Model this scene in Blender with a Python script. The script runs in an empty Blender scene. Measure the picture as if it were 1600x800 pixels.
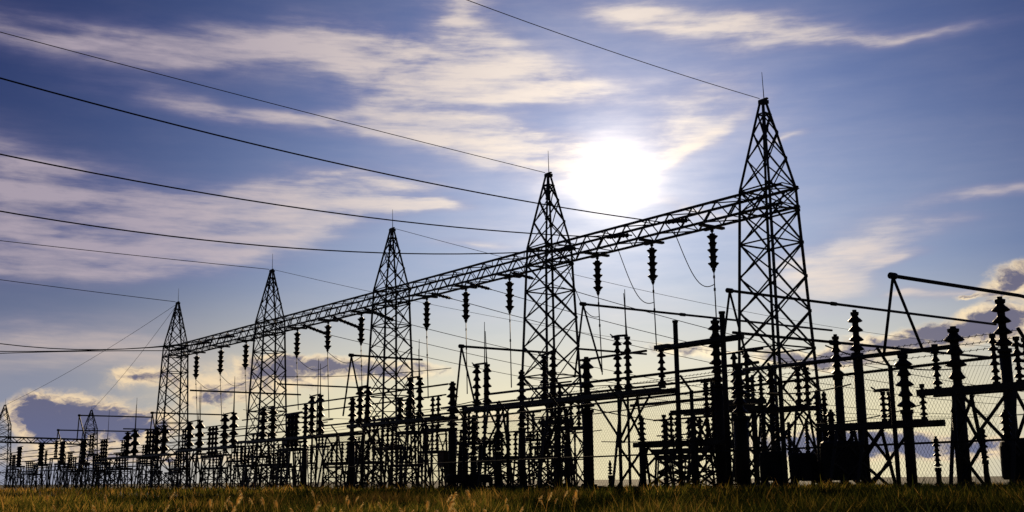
import bpy, math, random
import numpy as np
from mathutils import Matrix, Vector, noise

rnd = random.Random(11)
R = math.radians
S = bpy.context.scene
COL = S.collection

# ------------------------------------------------------------------ camera
CAM_Z = 0.46
PITCH, ROLL, FPX = R(11.33), R(-0.5), 1750.0
CM = Matrix.Rotation(math.pi / 2 + PITCH, 3, 'X') @ Matrix.Rotation(ROLL, 3, 'Z')
cd = bpy.data.cameras.new('camera')
cd.lens = 36.0 * FPX / 1600.0
cd.sensor_width = 36.0
cd.clip_start, cd.clip_end = 0.1, 20000
cam = bpy.data.objects.new('camera', cd)
cam.matrix_world = Matrix.Translation((0, 0, CAM_Z)) @ CM.to_4x4()
COL.objects.link(cam)
S.camera = cam


def ray(px, py):
    return (CM @ Vector(((px - 800) / FPX, (400 - py) / FPX, -1.0))).normalized()


SUN_DIR = ray(962, 277)
SUN_EL = math.asin(SUN_DIR.z)
SUN_AZ = math.atan2(SUN_DIR.x, SUN_DIR.y)

# ------------------------------------------------------------------ exposure
S.view_settings.view_transform = 'Standard'
S.view_settings.look = 'None'
S.view_settings.exposure = 0.0
S.view_settings.gamma = 1.0
S.view_settings.use_curve_mapping = False

# ------------------------------------------------------------------ sky
W = bpy.data.worlds.new('World')
S.world = W
W.use_nodes = True
NT = W.node_tree
NT.nodes.clear()
LK = NT.links.new


def nd(t, **kw):
    n = NT.nodes.new(t)
    for k, v in kw.items():
        setattr(n, k, v)
    return n


def put(sock, v):
    if isinstance(v, bpy.types.NodeSocket):
        LK(v, sock)
    else:
        sock.default_value = v


def ma(op, a, b=0.0, c=0.0, clamp=False):
    n = nd('ShaderNodeMath', operation=op, use_clamp=clamp)
    put(n.inputs[0], a); put(n.inputs[1], b); put(n.inputs[2], c)
    return n.outputs[0]


def sstep(v, lo, hi):
    n = nd('ShaderNodeMapRange', interpolation_type='SMOOTHSTEP')
    put(n.inputs[0], v); n.inputs[1].default_value = lo; n.inputs[2].default_value = hi
    return n.outputs[0]


def mixc(f, a, b, mode='MIX'):
    n = nd('ShaderNodeMix', data_type='RGBA', blend_type=mode)
    n.clamp_factor = True
    put(n.inputs[0], f)
    for s, v in ((n.inputs[6], a), (n.inputs[7], b)):
        put(s, v if isinstance(v, bpy.types.NodeSocket) else (*v, 1.0))
    return n.outputs[2]


tc = nd('ShaderNodeTexCoord')
sp = nd('ShaderNodeSeparateXYZ'); LK(tc.outputs['Generated'], sp.inputs[0])
U = ma('MULTIPLY', ma('ARCTAN2', sp.outputs[0], sp.outputs[1]), 17.5)      # azimuth, unit 100/1750 rad
V = ma('MULTIPLY', ma('ARCSINE', sp.outputs[2]), 17.5)                    # elevation, same unit
cb = nd('ShaderNodeCombineXYZ'); LK(U, cb.inputs[0]); LK(V, cb.inputs[1])
UV = cb.outputs[0]


def uv_of(px, py):
    d = ray(px, py)
    return math.atan2(d.x, d.y) * 17.5, math.asin(d.z) * 17.5


def fbm(vec, scale, sx=1.0, sy=1.0, rot=0.0, detail=6, rough=0.55, dist=0.0, off=(0, 0, 0)):
    m = nd('ShaderNodeMapping'); LK(vec, m.inputs[0])
    m.inputs['Scale'].default_value = (sx, sy, 1); m.inputs['Rotation'].default_value = (0, 0, R(rot))
    m.inputs['Location'].default_value = off
    n = nd('ShaderNodeTexNoise'); LK(m.outputs[0], n.inputs['Vector'])
    n.inputs['Scale'].default_value = scale; n.inputs['Detail'].default_value = detail
    n.inputs['Roughness'].default_value = rough; n.inputs['Distortion'].default_value = dist
    return n


# angle from the sun
dt = nd('ShaderNodeVectorMath', operation='DOT_PRODUCT')
LK(tc.outputs['Generated'], dt.inputs[0]); dt.inputs[1].default_value = SUN_DIR
ang = ma('MULTIPLY', ma('ARCCOSINE', ma('MINIMUM', dt.outputs['Value'], 0.999999)), 180 / math.pi)


# warp the layout a little so that no cloud keeps a clean oval outline
wn = fbm(UV, 0.55, 0.7, 1.2, detail=4)
wv = nd('ShaderNodeVectorMath', operation='MULTIPLY_ADD')
LK(wn.outputs['Color'], wv.inputs[0]); wv.inputs[1].default_value = (1.5, 0.62, 0); wv.inputs[2].default_value = (-0.75, -0.31, 0)
wadd = nd('ShaderNodeVectorMath', operation='ADD'); LK(UV, wadd.inputs[0]); LK(wv.outputs[0], wadd.inputs[1])
WUV = wadd.outputs[0]
wn2 = fbm(UV, 1.6, 0.8, 1.2, detail=5, rough=0.6, off=(7, 3, 0))
wv2 = nd('ShaderNodeVectorMath', operation='MULTIPLY_ADD')
LK(wn2.outputs['Color'], wv2.inputs[0]); wv2.inputs[1].default_value = (0.7, 0.42, 0); wv2.inputs[2].default_value = (-0.35, -0.21, 0)
wadd2 = nd('ShaderNodeVectorMath', operation='ADD'); LK(UV, wadd2.inputs[0]); LK(wv2.outputs[0], wadd2.inputs[1])
CUV = wadd2.outputs[0]


def blobs(vec, lst, grow, base=0.0):
    acc = base
    for (px, py, rx, ry, rot, amp) in lst:
        u, v = uv_of(px, py)
        m = nd('ShaderNodeMapping', vector_type='TEXTURE'); LK(vec, m.inputs[0])
        m.inputs['Location'].default_value = (u, v, 0)
        m.inputs['Rotation'].default_value = (0, 0, R(-rot))
        m.inputs['Scale'].default_value = (rx / 100 * grow, ry / 100 * grow, 1)
        g = nd('ShaderNodeTexGradient', gradient_type='QUADRATIC_SPHERE'); LK(m.outputs[0], g.inputs[0])
        acc = ma('MULTIPLY_ADD', g.outputs['Fac'], amp, acc)
    return acc


CIRRUS = [(120, 62, 230, 34, 3, 1.0), (420, 66, 190, 30, -4, 1.0), (560, 95, 140, 48, 18, 1.0), (690, 118, 150, 44, 12, 1.3),
          (840, 140, 130, 34, 4, 1.3), (1090, 225, 110, 16, -26, 0.9), (865, 238, 120, 18, 15, 1.0), (1080, 320, 90, 14, 14, 0.8), (735, 35, 120, 55, 28, 1.1), (520, 188, 300, 17, 4, 0.9), (330, 178, 160, 18, 6, 0.6), (720, 215, 170, 30, 12, 1.2), (850, 245, 110, 34, 15, 0.8),
          (60, 290, 200, 60, 14, 1.0), (210, 345, 230, 58, -4, 1.5), (60, 330, 160, 50, 0, 1.0), (70, 392, 170, 40, -4, 1.2), (330, 365, 190, 38, -12, 1.3), (470, 320, 170, 42, -16, 1.5),
          (600, 300, 110, 26, 4, 1.2), (670, 312, 50, 10, 6, 1.2), (110, 545, 270, 44, 2, 0.9),
          (980, 14, 170, 24, 12, 0.9), (1180, 40, 190, 22, 6, 0.9), (1400, 52, 170, 11, 2, 0.8), (1560, 302, 90, 11, -2, 1.1),
          (1235, 213, 45, 7, -8, 0.8), (1330, 385, 120, 38, -14, 0.8), (1300, 430, 90, 50, 0, 0.8), (1400, 402, 40, 7, -6, 1.0), (1480, 345, 90, 18, 10, 0.5),
          (1060, 200, 110, 40, -20, 0.7), (1100, 130, 160, 60, -25, 0.4), (1480, 462, 50, 8, 4, 1.0), (1430, 458, 30, 6, -4, 0.8),
          (740, 390, 90, 10, 4, 0.7)]
CUMULUS = [(118, 660, 88, 42, 2, 1.6), (70, 640, 50, 24, 0, 0.9), (225, 672, 70, 22, 0, 0.62), (215, 585, 46, 17, -4, 0.9), (340, 612, 100, 46, 0, 0.72),
           (560, 572, 140, 17, 2, 1.3), (470, 590, 90, 26, 4, 0.66), (1440, 530, 130, 24, -12, 0.85), (1570, 505, 100, 24, -10, 0.95), (1550, 500, 70, 10, -8, 0.5), (1585, 440, 50, 26, -22, 1.1),
           (1330, 548, 100, 18, -6, 0.9), (1230, 560, 110, 14, 4, 0.7), (1060, 545, 70, 13, 2, 0.8), (1440, 698, 200, 20, 0, 1.5), (1250, 694, 90, 18, 0, 1.2),
           (780, 650, 120, 14, 0, 0.5), (200, 715, 260, 14, 0, 0.6), (1510, 465, 22, 5, 0, 0.7)]

ci_n = fbm(WUV, 0.9, 0.42, 1.15, rot=6, detail=10, rough=0.58, dist=0.15)
ci_s = fbm(UV, 2.0, 0.30, 2.1, rot=9, detail=10, rough=0.6, dist=0.12, off=(3, 1, 0))
ci = blobs(WUV, CIRRUS, 2.15)
ci_d = ma('MULTIPLY', ma('MINIMUM', ci, 0.98), ma('MULTIPLY_ADD', ci_n.outputs[0], 1.5, ma('MULTIPLY_ADD', ci_s.outputs[0], 0.9, -0.42)))
cirrus = ma('MULTIPLY', sstep(ci_d, -0.06, 1.12), ma('MULTIPLY_ADD', ci_s.outputs[0], 1.9, 0.08), clamp=True)
veil = ma('MULTIPLY', sstep(ma('ADD', ci_n.outputs[0], ma('MULTIPLY', ci_s.outputs[0], 0.35)), 0.55, 1.0), ma('MULTIPLY_ADD', sstep(ang, 18.0, 5.0), 0.24, 0.06))
cirrus = ma('MAXIMUM', cirrus, veil)

# the heaps of cloud are laid out after the thin ones (keeps the shader's working memory small)
cz = nd('ShaderNodeCombineXYZ'); LK(ma('MULTIPLY', cirrus, 1e-6), cz.inputs[2])
cva = nd('ShaderNodeVectorMath', operation='ADD'); LK(CUV, cva.inputs[0]); LK(cz.outputs[0], cva.inputs[1])
CUV = cva.outputs[0]
cu_n = fbm(CUV, 1.5, 0.8, 1.3, detail=10, rough=0.66, dist=0.3)
cu_b = fbm(CUV, 3.2, 0.7, 1.4, detail=8, rough=0.6, dist=0.5, off=(2, 9, 0))
cu = blobs(CUV, CUMULUS, 1.75)
cu_d = ma('MULTIPLY_ADD', ma('MULTIPLY_ADD', cu_n.outputs[0], 1.7, -0.80), sstep(cu, 0.02, 0.45), ma('MINIMUM', cu, 1.1))
cu_mask = sstep(cu_d, 0.10, 0.52)
cu_core = sstep(ma('ADD', ma('MULTIPLY', cu_d, 1.0), ma('MULTIPLY_ADD', cu_b.outputs[0], 2.1, -1.02)), 0.32, 0.92)


def fall(width, amp, power=1.0):
    x = ma('DIVIDE', ang, width)
    if power != 1.0:
        x = ma('POWER', x, power)
    return ma('MULTIPLY', ma('POWER', math.e, ma('MULTIPLY', x, -1.0)), amp)


SKY_STRENGTH = 0.1
sky = nd('ShaderNodeTexSky', sky_type='NISHITA')
sky.sun_disc = False
sky.sun_elevation = SUN_EL
sky.sun_rotation = SUN_AZ
sky.air_density, sky.dust_density, sky.ozone_density = 1.0, 0.6, 4.0
base = mixc(1.0, sky.outputs[0], (0.19, 0.25, 0.44), 'MULTIPLY')
# the air is darker and bluer away from the sun, paler towards the horizon
far_sun = sstep(ang, 8.0, 34.0)
base = mixc(far_sun, base, mixc(1.0, base, (0.50, 0.46, 0.55), 'MULTIPLY'))

base = mixc(sstep(ang, 38.0, 95.0), base, mixc(1.0, base, (0.30, 0.30, 0.32), 'MULTIPLY'))
warm = sstep(ang, 4.0, 26.0)
low = ma('MULTIPLY', sstep(V, 3.4, 0.4), ma('MULTIPLY_ADD', sstep(ang, 90.0, 32.0), 0.85, 0.15))
ci_col = mixc(warm, (9.2, 7.8, 6.5), (4.9, 4.1, 4.7))
ci_col = mixc(sstep(ma('ADD', cirrus, ma('MULTIPLY', ci_n.outputs[0], 0.8)), 1.15, 0.45), ci_col, (2.7, 2.35, 4.0))
ci_col = mixc(low, ci_col, (7.4, 5.9, 4.3))
mid = ma('MULTIPLY', sstep(V, 6.5, 1.0), ma('MULTIPLY_ADD', sstep(ang, 27.0, 6.0), 0.62, 0.12))
base = mixc(mid, base, (4.7, 5.4, 6.0))
low_col = mixc(sstep(ang, 17.0, 31.0), (9.6, 8.4, 4.9), (3.1, 3.3, 4.2))
col = mixc(ma('MULTIPLY', low, 0.85), base, low_col)
col = mixc(ma('MULTIPLY', cirrus, 0.76), col, ci_col)
cu_lit = mixc(warm, (10.5, 9.0, 6.2), (9.0, 6.9, 4.4))
cu_dark = mixc(sstep(V, 0.3, 1.6), (1.15, 1.35, 2.6), (1.25, 1.2, 1.95))
cu_col = mixc(cu_core, cu_lit, cu_dark)
col = mixc(ma('MULTIPLY', cu_mask, 0.93), col, cu_col)
# light scattered forward by the thin cloud round the sun
glow_a = ma('ADD', ma('ADD', fall(0.72, 55.0), fall(2.4, 7.2)), fall(8.0, 2.4))
glow_a = ma('MULTIPLY', glow_a, ma('POWER', ma('ADD', ma('MULTIPLY_ADD', ci_n.outputs[0], 0.9, 0.25), ma('MULTIPLY', ci_s.outputs[0], 0.65)), 2.2))
gl = nd('ShaderNodeVectorMath', operation='SCALE'); gl.inputs[0].default_value = (1.0, 0.84, 0.58)
LK(glow_a, gl.inputs['Scale'])
ad = nd('ShaderNodeVectorMath', operation='ADD'); LK(col, ad.inputs[0]); LK(gl.outputs[0], ad.inputs[1])
bg = nd('ShaderNodeBackground'); LK(ad.outputs[0], bg.inputs[0]); bg.inputs[1].default_value = SKY_STRENGTH
wo = nd('ShaderNodeOutputWorld'); LK(bg.outputs[0], wo.inputs[0])
W.cycles.sampling_method = 'MANUAL'
W.cycles.sample_map_resolution = 512

# ------------------------------------------------------------------ sun
sl = bpy.data.lights.new('sun', 'SUN')
sl.energy, sl.angle, sl.color = 4.5, R(0.5), (1.0, 0.78, 0.5)
so = bpy.data.objects.new('sun', sl)
so.rotation_euler = (-SUN_DIR).to_track_quat('-Z', 'Y').to_euler()
so.location = (0, 0, 60)
COL.objects.link(so)


# ------------------------------------------------------------------ materials
def pmat(name, c1, c2, scale=3.0, rough=0.55, metal=0.0, spec=0.4, bump=0.0, extra=None):
    m = bpy.data.materials.new(name)
    m.use_nodes = True
    t = m.node_tree; n = t.nodes; b = n['Principled BSDF']
    co = n.new('ShaderNodeTexCoord'); no = n.new('ShaderNodeTexNoise')
    no.inputs['Scale'].default_value = scale; no.inputs['Detail'].default_value = 6
    t.links.new(co.outputs['Object'], no.inputs['Vector'])
    cr = n.new('ShaderNodeValToRGB')
    cr.color_ramp.elements[0].position, cr.color_ramp.elements[1].position = 0.35, 0.68
    cr.color_ramp.elements[0].color, cr.color_ramp.elements[1].color = (*c1, 1), (*c2, 1)
    t.links.new(no.outputs[0], cr.inputs[0]); t.links.new(cr.outputs[0], b.inputs['Base Color'])
    b.inputs['Roughness'].default_value = rough; b.inputs['Metallic'].default_value = metal
    b.inputs['Specular IOR Level'].default_value = spec
    if bump:
        bp = n.new('ShaderNodeBump'); bp.inputs['Strength'].default_value = bump
        t.links.new(no.outputs[0], bp.inputs['Height']); t.links.new(bp.outputs[0], b.inputs['Normal'])
    return m


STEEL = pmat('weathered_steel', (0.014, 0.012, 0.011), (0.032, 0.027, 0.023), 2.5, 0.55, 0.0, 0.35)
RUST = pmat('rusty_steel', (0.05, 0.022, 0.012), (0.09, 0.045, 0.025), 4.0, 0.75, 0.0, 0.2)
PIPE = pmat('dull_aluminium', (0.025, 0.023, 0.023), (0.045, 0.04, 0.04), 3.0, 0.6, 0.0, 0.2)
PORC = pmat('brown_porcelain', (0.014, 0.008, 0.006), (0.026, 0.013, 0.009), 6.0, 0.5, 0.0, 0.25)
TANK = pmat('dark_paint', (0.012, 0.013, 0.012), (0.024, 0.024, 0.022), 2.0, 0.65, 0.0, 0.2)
BOX = pmat('brown_paint', (0.10, 0.055, 0.03), (0.15, 0.08, 0.045), 3.0, 0.6, 0.0, 0.3)
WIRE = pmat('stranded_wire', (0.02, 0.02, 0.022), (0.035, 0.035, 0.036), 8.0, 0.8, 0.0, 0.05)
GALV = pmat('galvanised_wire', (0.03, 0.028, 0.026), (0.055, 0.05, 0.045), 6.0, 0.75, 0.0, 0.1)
CONC = pmat('concrete', (0.06, 0.055, 0.05), (0.10, 0.09, 0.08), 5.0, 0.9, 0.0, 0.2, 0.2)


# ------------------------------------------------------------------ mesh builder
class MB:
    def __init__(self):
        self.v, self.f, self.s = [], [], []

    def ring_join(self, rings, caps=True, smooth=True):
        n = len(rings[0]); b = len(self.v)
        for r in rings:
            self.v.extend(r)
        for i in range(len(rings) - 1):
            for k in range(n):
                a, c = b + i * n + k, b + i * n + (k + 1) % n
                self.f.append((a, c, c + n, a + n)); self.s.append(smooth)
        if caps:
            self.f.append(tuple(b + k for k in range(n))[::-1]); self.s.append(False)
            e = b + (len(rings) - 1) * n
            self.f.append(tuple(e + k for k in range(n))); self.s.append(False)
        return self

    def tube(self, pts, r, n=6, r2=None, smooth=None):
        pts = [Vector(p) for p in pts]
        rings = []
        up = None
        for i, p in enumerate(pts):
            a = pts[max(i - 1, 0)]; c = pts[min(i + 1, len(pts) - 1)]
            t = (c - a).normalized()
            if up is None:
                up = Vector((0, 0, 1)) if abs(t.z) < 0.95 else Vector((1, 0, 0))
            x = t.cross(up).normalized(); y = x.cross(t)
            q = r if r2 is None else r + (r2 - r) * i / (len(pts) - 1)
            o = math.pi / n
            rings.append([tuple(p + (x * math.cos(o + 2 * math.pi * k / n) + y * math.sin(o + 2 * math.pi * k / n)) * q) for k in range(n)])
        return self.ring_join(rings, True, (n > 4) if smooth is None else smooth)

    def bar(self, a, b, w):
        return self.tube([a, b], w * 0.707, 4)

    def angle(self, a, b, w, t=None):
        """an L-section member, two thin legs at right angles"""
        a, b = Vector(a), Vector(b)
        t = t or w * 0.22
        d = (b - a).normalized()
        up = Vector((0, 0, 1)) if abs(d.z) < 0.9 else Vector((1, 0, 0))
        x = d.cross(up).normalized(); y = x.cross(d)
        pr = [(0, 0), (w, 0), (w, t), (t, t), (t, w), (0, w)]
        pr = [(p - w / 2, q - w / 2) for p, q in pr]
        return self.ring_join([[tuple(e + x * p + y * q) for p, q in pr] for e in (a, b)], True, False)

    def box(self, c, s, taper=1.0):
        cx, cy, cz = c; sx, sy, sz = (k / 2 for k in s)
        r0 = [(cx + i * sx, cy + j * sy, cz - sz) for i, j in ((-1, -1), (1, -1), (1, 1), (-1, 1))]
        r1 = [(cx + i * sx * taper, cy + j * sy * taper, cz + sz) for i, j in ((-1, -1), (1, -1), (1, 1), (-1, 1))]
        return self.ring_join([r0, r1], True, False)

    def lathe(self, prof, axis=((0, 0, 0), (0, 0, 1)), n=12, smooth=True):
        o, d = Vector(axis[0]), Vector(axis[1]).normalized()
        up = Vector((0, 0, 1)) if abs(d.z) < 0.95 else Vector((1, 0, 0))
        x = d.cross(up).normalized(); y = x.cross(d)
        rings = [[tuple(o + d * z + (x * math.cos(2 * math.pi * k / n) + y * math.sin(2 * math.pi * k / n)) * max(r, 1e-3)) for k in range(n)] for r, z in prof]
        return self.ring_join(rings, True, smooth)

    def sheds(self, a, b, rad, pitch=None, core=0.45, n=12):
        """a stack of umbrella sheds from a to b"""
        a, b = Vector(a), Vector(b)
        L = (b - a).length
        pitch = pitch or rad * 1.5
        k = max(2, round(L / pitch)); p = L / k
        prof = []
        for i in range(k):
            z = i * p
            big = rad * (1.0 if i % 2 == 0 or k < 5 else 0.80)
            prof += [(rad * core, z), (rad * core, z + p * 0.20), (big * 0.80, z + p * 0.27), (big, z + p * 0.34), (big * 0.95, z + p * 0.42),
                     (big * 0.74, z + p * 0.60), (rad * (core + 0.06), z + p * 0.78), (rad * core, z + p * 0.90)]
        prof.append((rad * core, L))
        return self.lathe(prof, (a, b - a), n)

    def build(self, name, mat, parent=None, loc=None):
        me = bpy.data.meshes.new(name)
        v = self.v
        if loc is not None:
            lx, ly, lz = loc
            v = [(x - lx, y - ly, z - lz) for x, y, z in v]
        me.from_pydata(v, [], self.f)
        me.polygons.foreach_set('use_smooth', self.s)
        me.materials.append(mat)
        o = bpy.data.objects.new(name, me)
        COL.objects.link(o)
        if parent is not None:
            o.parent = parent
        if loc is not None:
            o.location = loc
        return o


def tag(o, label=None, cat=None, group=None, kind=None):
    if label: o['label'] = label
    if cat: o['category'] = cat
    if group: o['group'] = group
    if cat and not kind: kind = 'thing'
    if kind: o['kind'] = kind
    return o


GX, GY = -0.581, 0.814                      # the line of the gantry, running away to the left
ROT = math.atan2(-GY, -GX)                  # turns local x along the gantry, local y square to it (away from the camera)
EX, EN = Vector((-GX, -GY, 0)), Vector((GY, -GX, 0))


def wp(s, D, z):
    p = EX * s + EN * D
    return Vector((p.x, p.y, z))


def F(px, py, D):
    """the pixel's point on the upright plane at distance D, parallel to the gantry -> (s, z, metres per pixel)"""
    r = ray(px, py)
    t = D / r.dot(EN)
    return t * r.dot(EX), CAM_Z + t * r.z, t * math.sqrt(r.x ** 2 + r.y ** 2) / FPX


def Fs(px, py, s):
    """the pixel's point on the upright plane square to the gantry at s -> (D, z)"""
    r = ray(px, py)
    t = s / r.dot(EX)
    return t * r.dot(EN), CAM_Z + t * r.z


def empty(name, s, D, z=0.0, label=None, cat=None, group=None):
    o = bpy.data.objects.new(name, None)
    o.empty_display_size = 0.3
    o.location = wp(s, D, z); o.rotation_euler = (0, 0, ROT)
    COL.objects.link(o)
    return tag(o, label, cat, group)


def kids(o):
    return [c for c in bpy.data.objects if c.parent == o]


def copy_tree(o, parent=None, tree=None):
    c = o.copy(); COL.objects.link(c)
    if parent is not None:
        c.parent = parent
    for ch in kids(o):
        copy_tree(ch, c)
    return c


ORD = ['first', 'second', 'third', 'fourth', 'fifth', 'sixth', 'seventh', 'eighth', 'ninth', 'tenth', 'eleventh', 'twelfth', 'thirteenth', 'fourteenth', 'fifteenth',
       'sixteenth', 'seventeenth', 'eighteenth', 'nineteenth', 'twentieth']
ORD += ['twenty-' + o for o in ORD[:9]] + ['thirtieth'] + ['thirty-' + o for o in ORD[:9]]
TNAME = ['tallest gantry tower', 'second-tallest gantry tower', 'middle gantry tower', 'fourth gantry tower', 'smallest gantry tower']

# ------------------------------------------------------------------ ground
ys = [-60, -20, -5] + [3 + i * 0.75 for i in range(80)] + [66, 72, 80, 95, 120, 160, 220, 320, 500, 900, 2000, 5000, 9000]
xs = sorted({sgn * x for x in [0, 1, 2, 3, 4, 5, 6, 7, 8, 9, 10, 12, 14, 16, 18, 20, 23, 26, 30, 36, 44, 55, 70, 95, 140, 220, 400, 900, 2500, 7000] for sgn in (1, -1)})


def gz(x, y):
    f = max(0.0, min(1.0, (36 - y) / 10.0))
    D = x * EN.x + y * EN.y
    sm = lambda t: max(0.0, min(1.0, t)) ** 2 * (3 - 2 * max(0.0, min(1.0, t)))
    m = sm((D - 7.5) / 5.5) * (1 - sm((D - 16.0) / 2.5)) * (0.12 if y < 60 else 0.0)
    g = noise.noise(Vector((x * 0.16, y * 0.16, 3.3))) * 0.07 + noise.noise(Vector((x * 0.6, y * 0.6, 8.1))) * 0.025
    return g * f + m


gv = [(x, y, gz(x, y)) for y in ys for x in xs]
nx = len(xs)
gf = [(j * nx + i, j * nx + i + 1, (j + 1) * nx + i + 1, (j + 1) * nx + i) for j in range(len(ys) - 1) for i in range(nx - 1)]
gm = MB(); gm.v, gm.f, gm.s = gv, gf, [True] * len(gf)
SOIL = pmat('soil_and_turf', (0.022, 0.02, 0.010), (0.05, 0.042, 0.018), 0.8, 0.95, 0.0, 0.1, 0.4)
tag(gm.build('ground', SOIL), kind='structure')
# gravel yard inside the fence
yv = MB()
y0, y1 = 19.2, 62
pts = [wp(s, D, 0.012) for s, D in ((6, y0), (6, y1), (-150, y1), (-150, y0))]
yv.ring_join([[tuple(p - Vector((0, 0, 0.2))) for p in pts], [tuple(p) for p in pts]], True, False)
tag(yv.build('gravel_yard', pmat('gravel', (0.025, 0.022, 0.018), (0.05, 0.045, 0.036), 9.0, 0.95, 0.0, 0.1, 0.5)), kind='structure')


# ------------------------------------------------------------------ gantry towers
H_T, ZB0, ZB1 = 20.9, 14.75, 15.95
PEAKS = [(1193, 162), (857, 276), (613, 361), (425, 425), (278, 475)]
TW = []
for (px, py) in PEAKS:
    r = ray(px, py)
    t = (H_T - CAM_Z) / r.z
    TW.append((t * r.dot(EX), t * r.dot(EN)))


def tower_hw(z):
    k = [(0, 1.62), (ZB0, 1.10), (ZB1, 1.06), (H_T, 0.13)]
    for (a, b), (c, d) in zip(k, k[1:]):
        if z <= c:
            return b + (d - b) * (z - a) / (c - a)
    return 0.13


def make_tower():
    root = empty('lattice_tower', *TW[0])
    lv = [0.0, 2.6, 5.0, 7.2, 9.2, 11.1, 12.95, ZB0, ZB1, 17.7, 19.2, 20.3, H_T]
    for sx, sy in ((1, 1), (1, -1), (-1, -1), (-1, 1)):
        m = MB()
        q = [Vector((sx * tower_hw(z), sy * tower_hw(z), z)) for z in (0, ZB0, ZB1, H_T)]
        for a, b, w in zip(q, q[1:], (0.17, 0.15, 0.14)):
            m.angle(a, b, w, 0.05)
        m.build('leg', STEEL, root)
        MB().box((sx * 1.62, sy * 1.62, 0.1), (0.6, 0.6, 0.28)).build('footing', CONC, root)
    m = MB()
    for i, (a, b) in enumerate(zip(lv, lv[1:])):
        ha, hb = tower_hw(a), tower_hw(b)
        for k in range(4):
            c, s_ = [(1, 0), (0, 1), (-1, 0), (0, -1)][k]
            def pt(u, h, z, off=0.0):
                return Vector((c * (h + off) - s_ * u * h, s_ * (h + off) + c * u * h, z))
            w = 0.085 if b <= ZB0 else 0.075
            if b <= 20.4:
                m.angle(pt(-1, ha, a), pt(1, hb, b), w)
                m.angle(pt(1, ha, a, 0.05), pt(-1, hb, b, 0.05), w)
            if i in (3, 6, 7, 8, 11):
                m.angle(pt(-1, ha, a, 0.02), pt(1, ha, a, 0.02), 0.085)
    for z in lv[1:-2]:
        h = tower_hw(z)
        for sx in (-1, 1):
            for sy in (-1, 1):
                m.box((sx * (h - 0.05), sy * (h + 0.075), z), (0.17, 0.014, 0.16)).box((sx * (h + 0.075), sy * (h - 0.05), z), (0.014, 0.17, 0.16))
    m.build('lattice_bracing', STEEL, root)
    m = MB().box((0, 0, H_T + 0.09), (0.42, 0.42, 0.2)).box((0, 0, H_T + 0.24), (0.6, 0.16, 0.08))
    m.build('peak_cap', STEEL, root)
    m = MB().tube([(0.05, 0, H_T + 0.28), (0.0, 0, H_T + 1.85)], 0.028, 6, 0.014)
    m.build('lightning_rod', STEEL, root)
    return root


T0 = make_tower()
TOWERS = [T0]
tl = ['tallest black lattice tower with lightning rod at right end of the gantry', 'second-tallest lattice tower just left of the bright sun',
      'third lattice tower in the middle of the gantry row', 'fourth lattice tower, between the middle tower and the smallest one',
      'smallest of the five gantry lattice towers, at the far left end of the beam']
for i in range(1, 5):
    c = copy_tree(T0); c.location = wp(*TW[i], 0); TOWERS.append(c)
for t, l in zip(TOWERS, tl):
    tag(t, l, 'tower', 'lattice towers carrying the gantry')

# ------------------------------------------------------------------ gantry beams with hangers
HANG = [[(1112, 348), (1018, 363), (933, 378)], [(796, 424), (728, 442), (667, 458)], [(565, 487), (513, 501), (465, 514)], [(385, 536), (346, 546), (308, 556)]]
BW, BH = 0.70, ZB1 - ZB0 - 0.16
ZL, ZU = ZB0 + 0.08, ZB1 - 0.08
BEAM_HANG = []


def line_D(i, px):
    """point of bay i's centre line that stands at pixel column px"""
    (s0, D0), (s1, D1) = TW[i], TW[i + 1]
    lo, hi = -0.1, 1.1
    for _ in range(40):
        k = (lo + hi) / 2
        p = wp(s0 + (s1 - s0) * k, D0 + (D1 - D0) * k, ZL) - Vector((0, 0, CAM_Z))
        q = CM.transposed() @ p
        x = 800 + FPX * q.x / -q.z
        if x > px: lo = k
        else: hi = k
    return s0 + (s1 - s0) * k, D0 + (D1 - D0) * k


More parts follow.
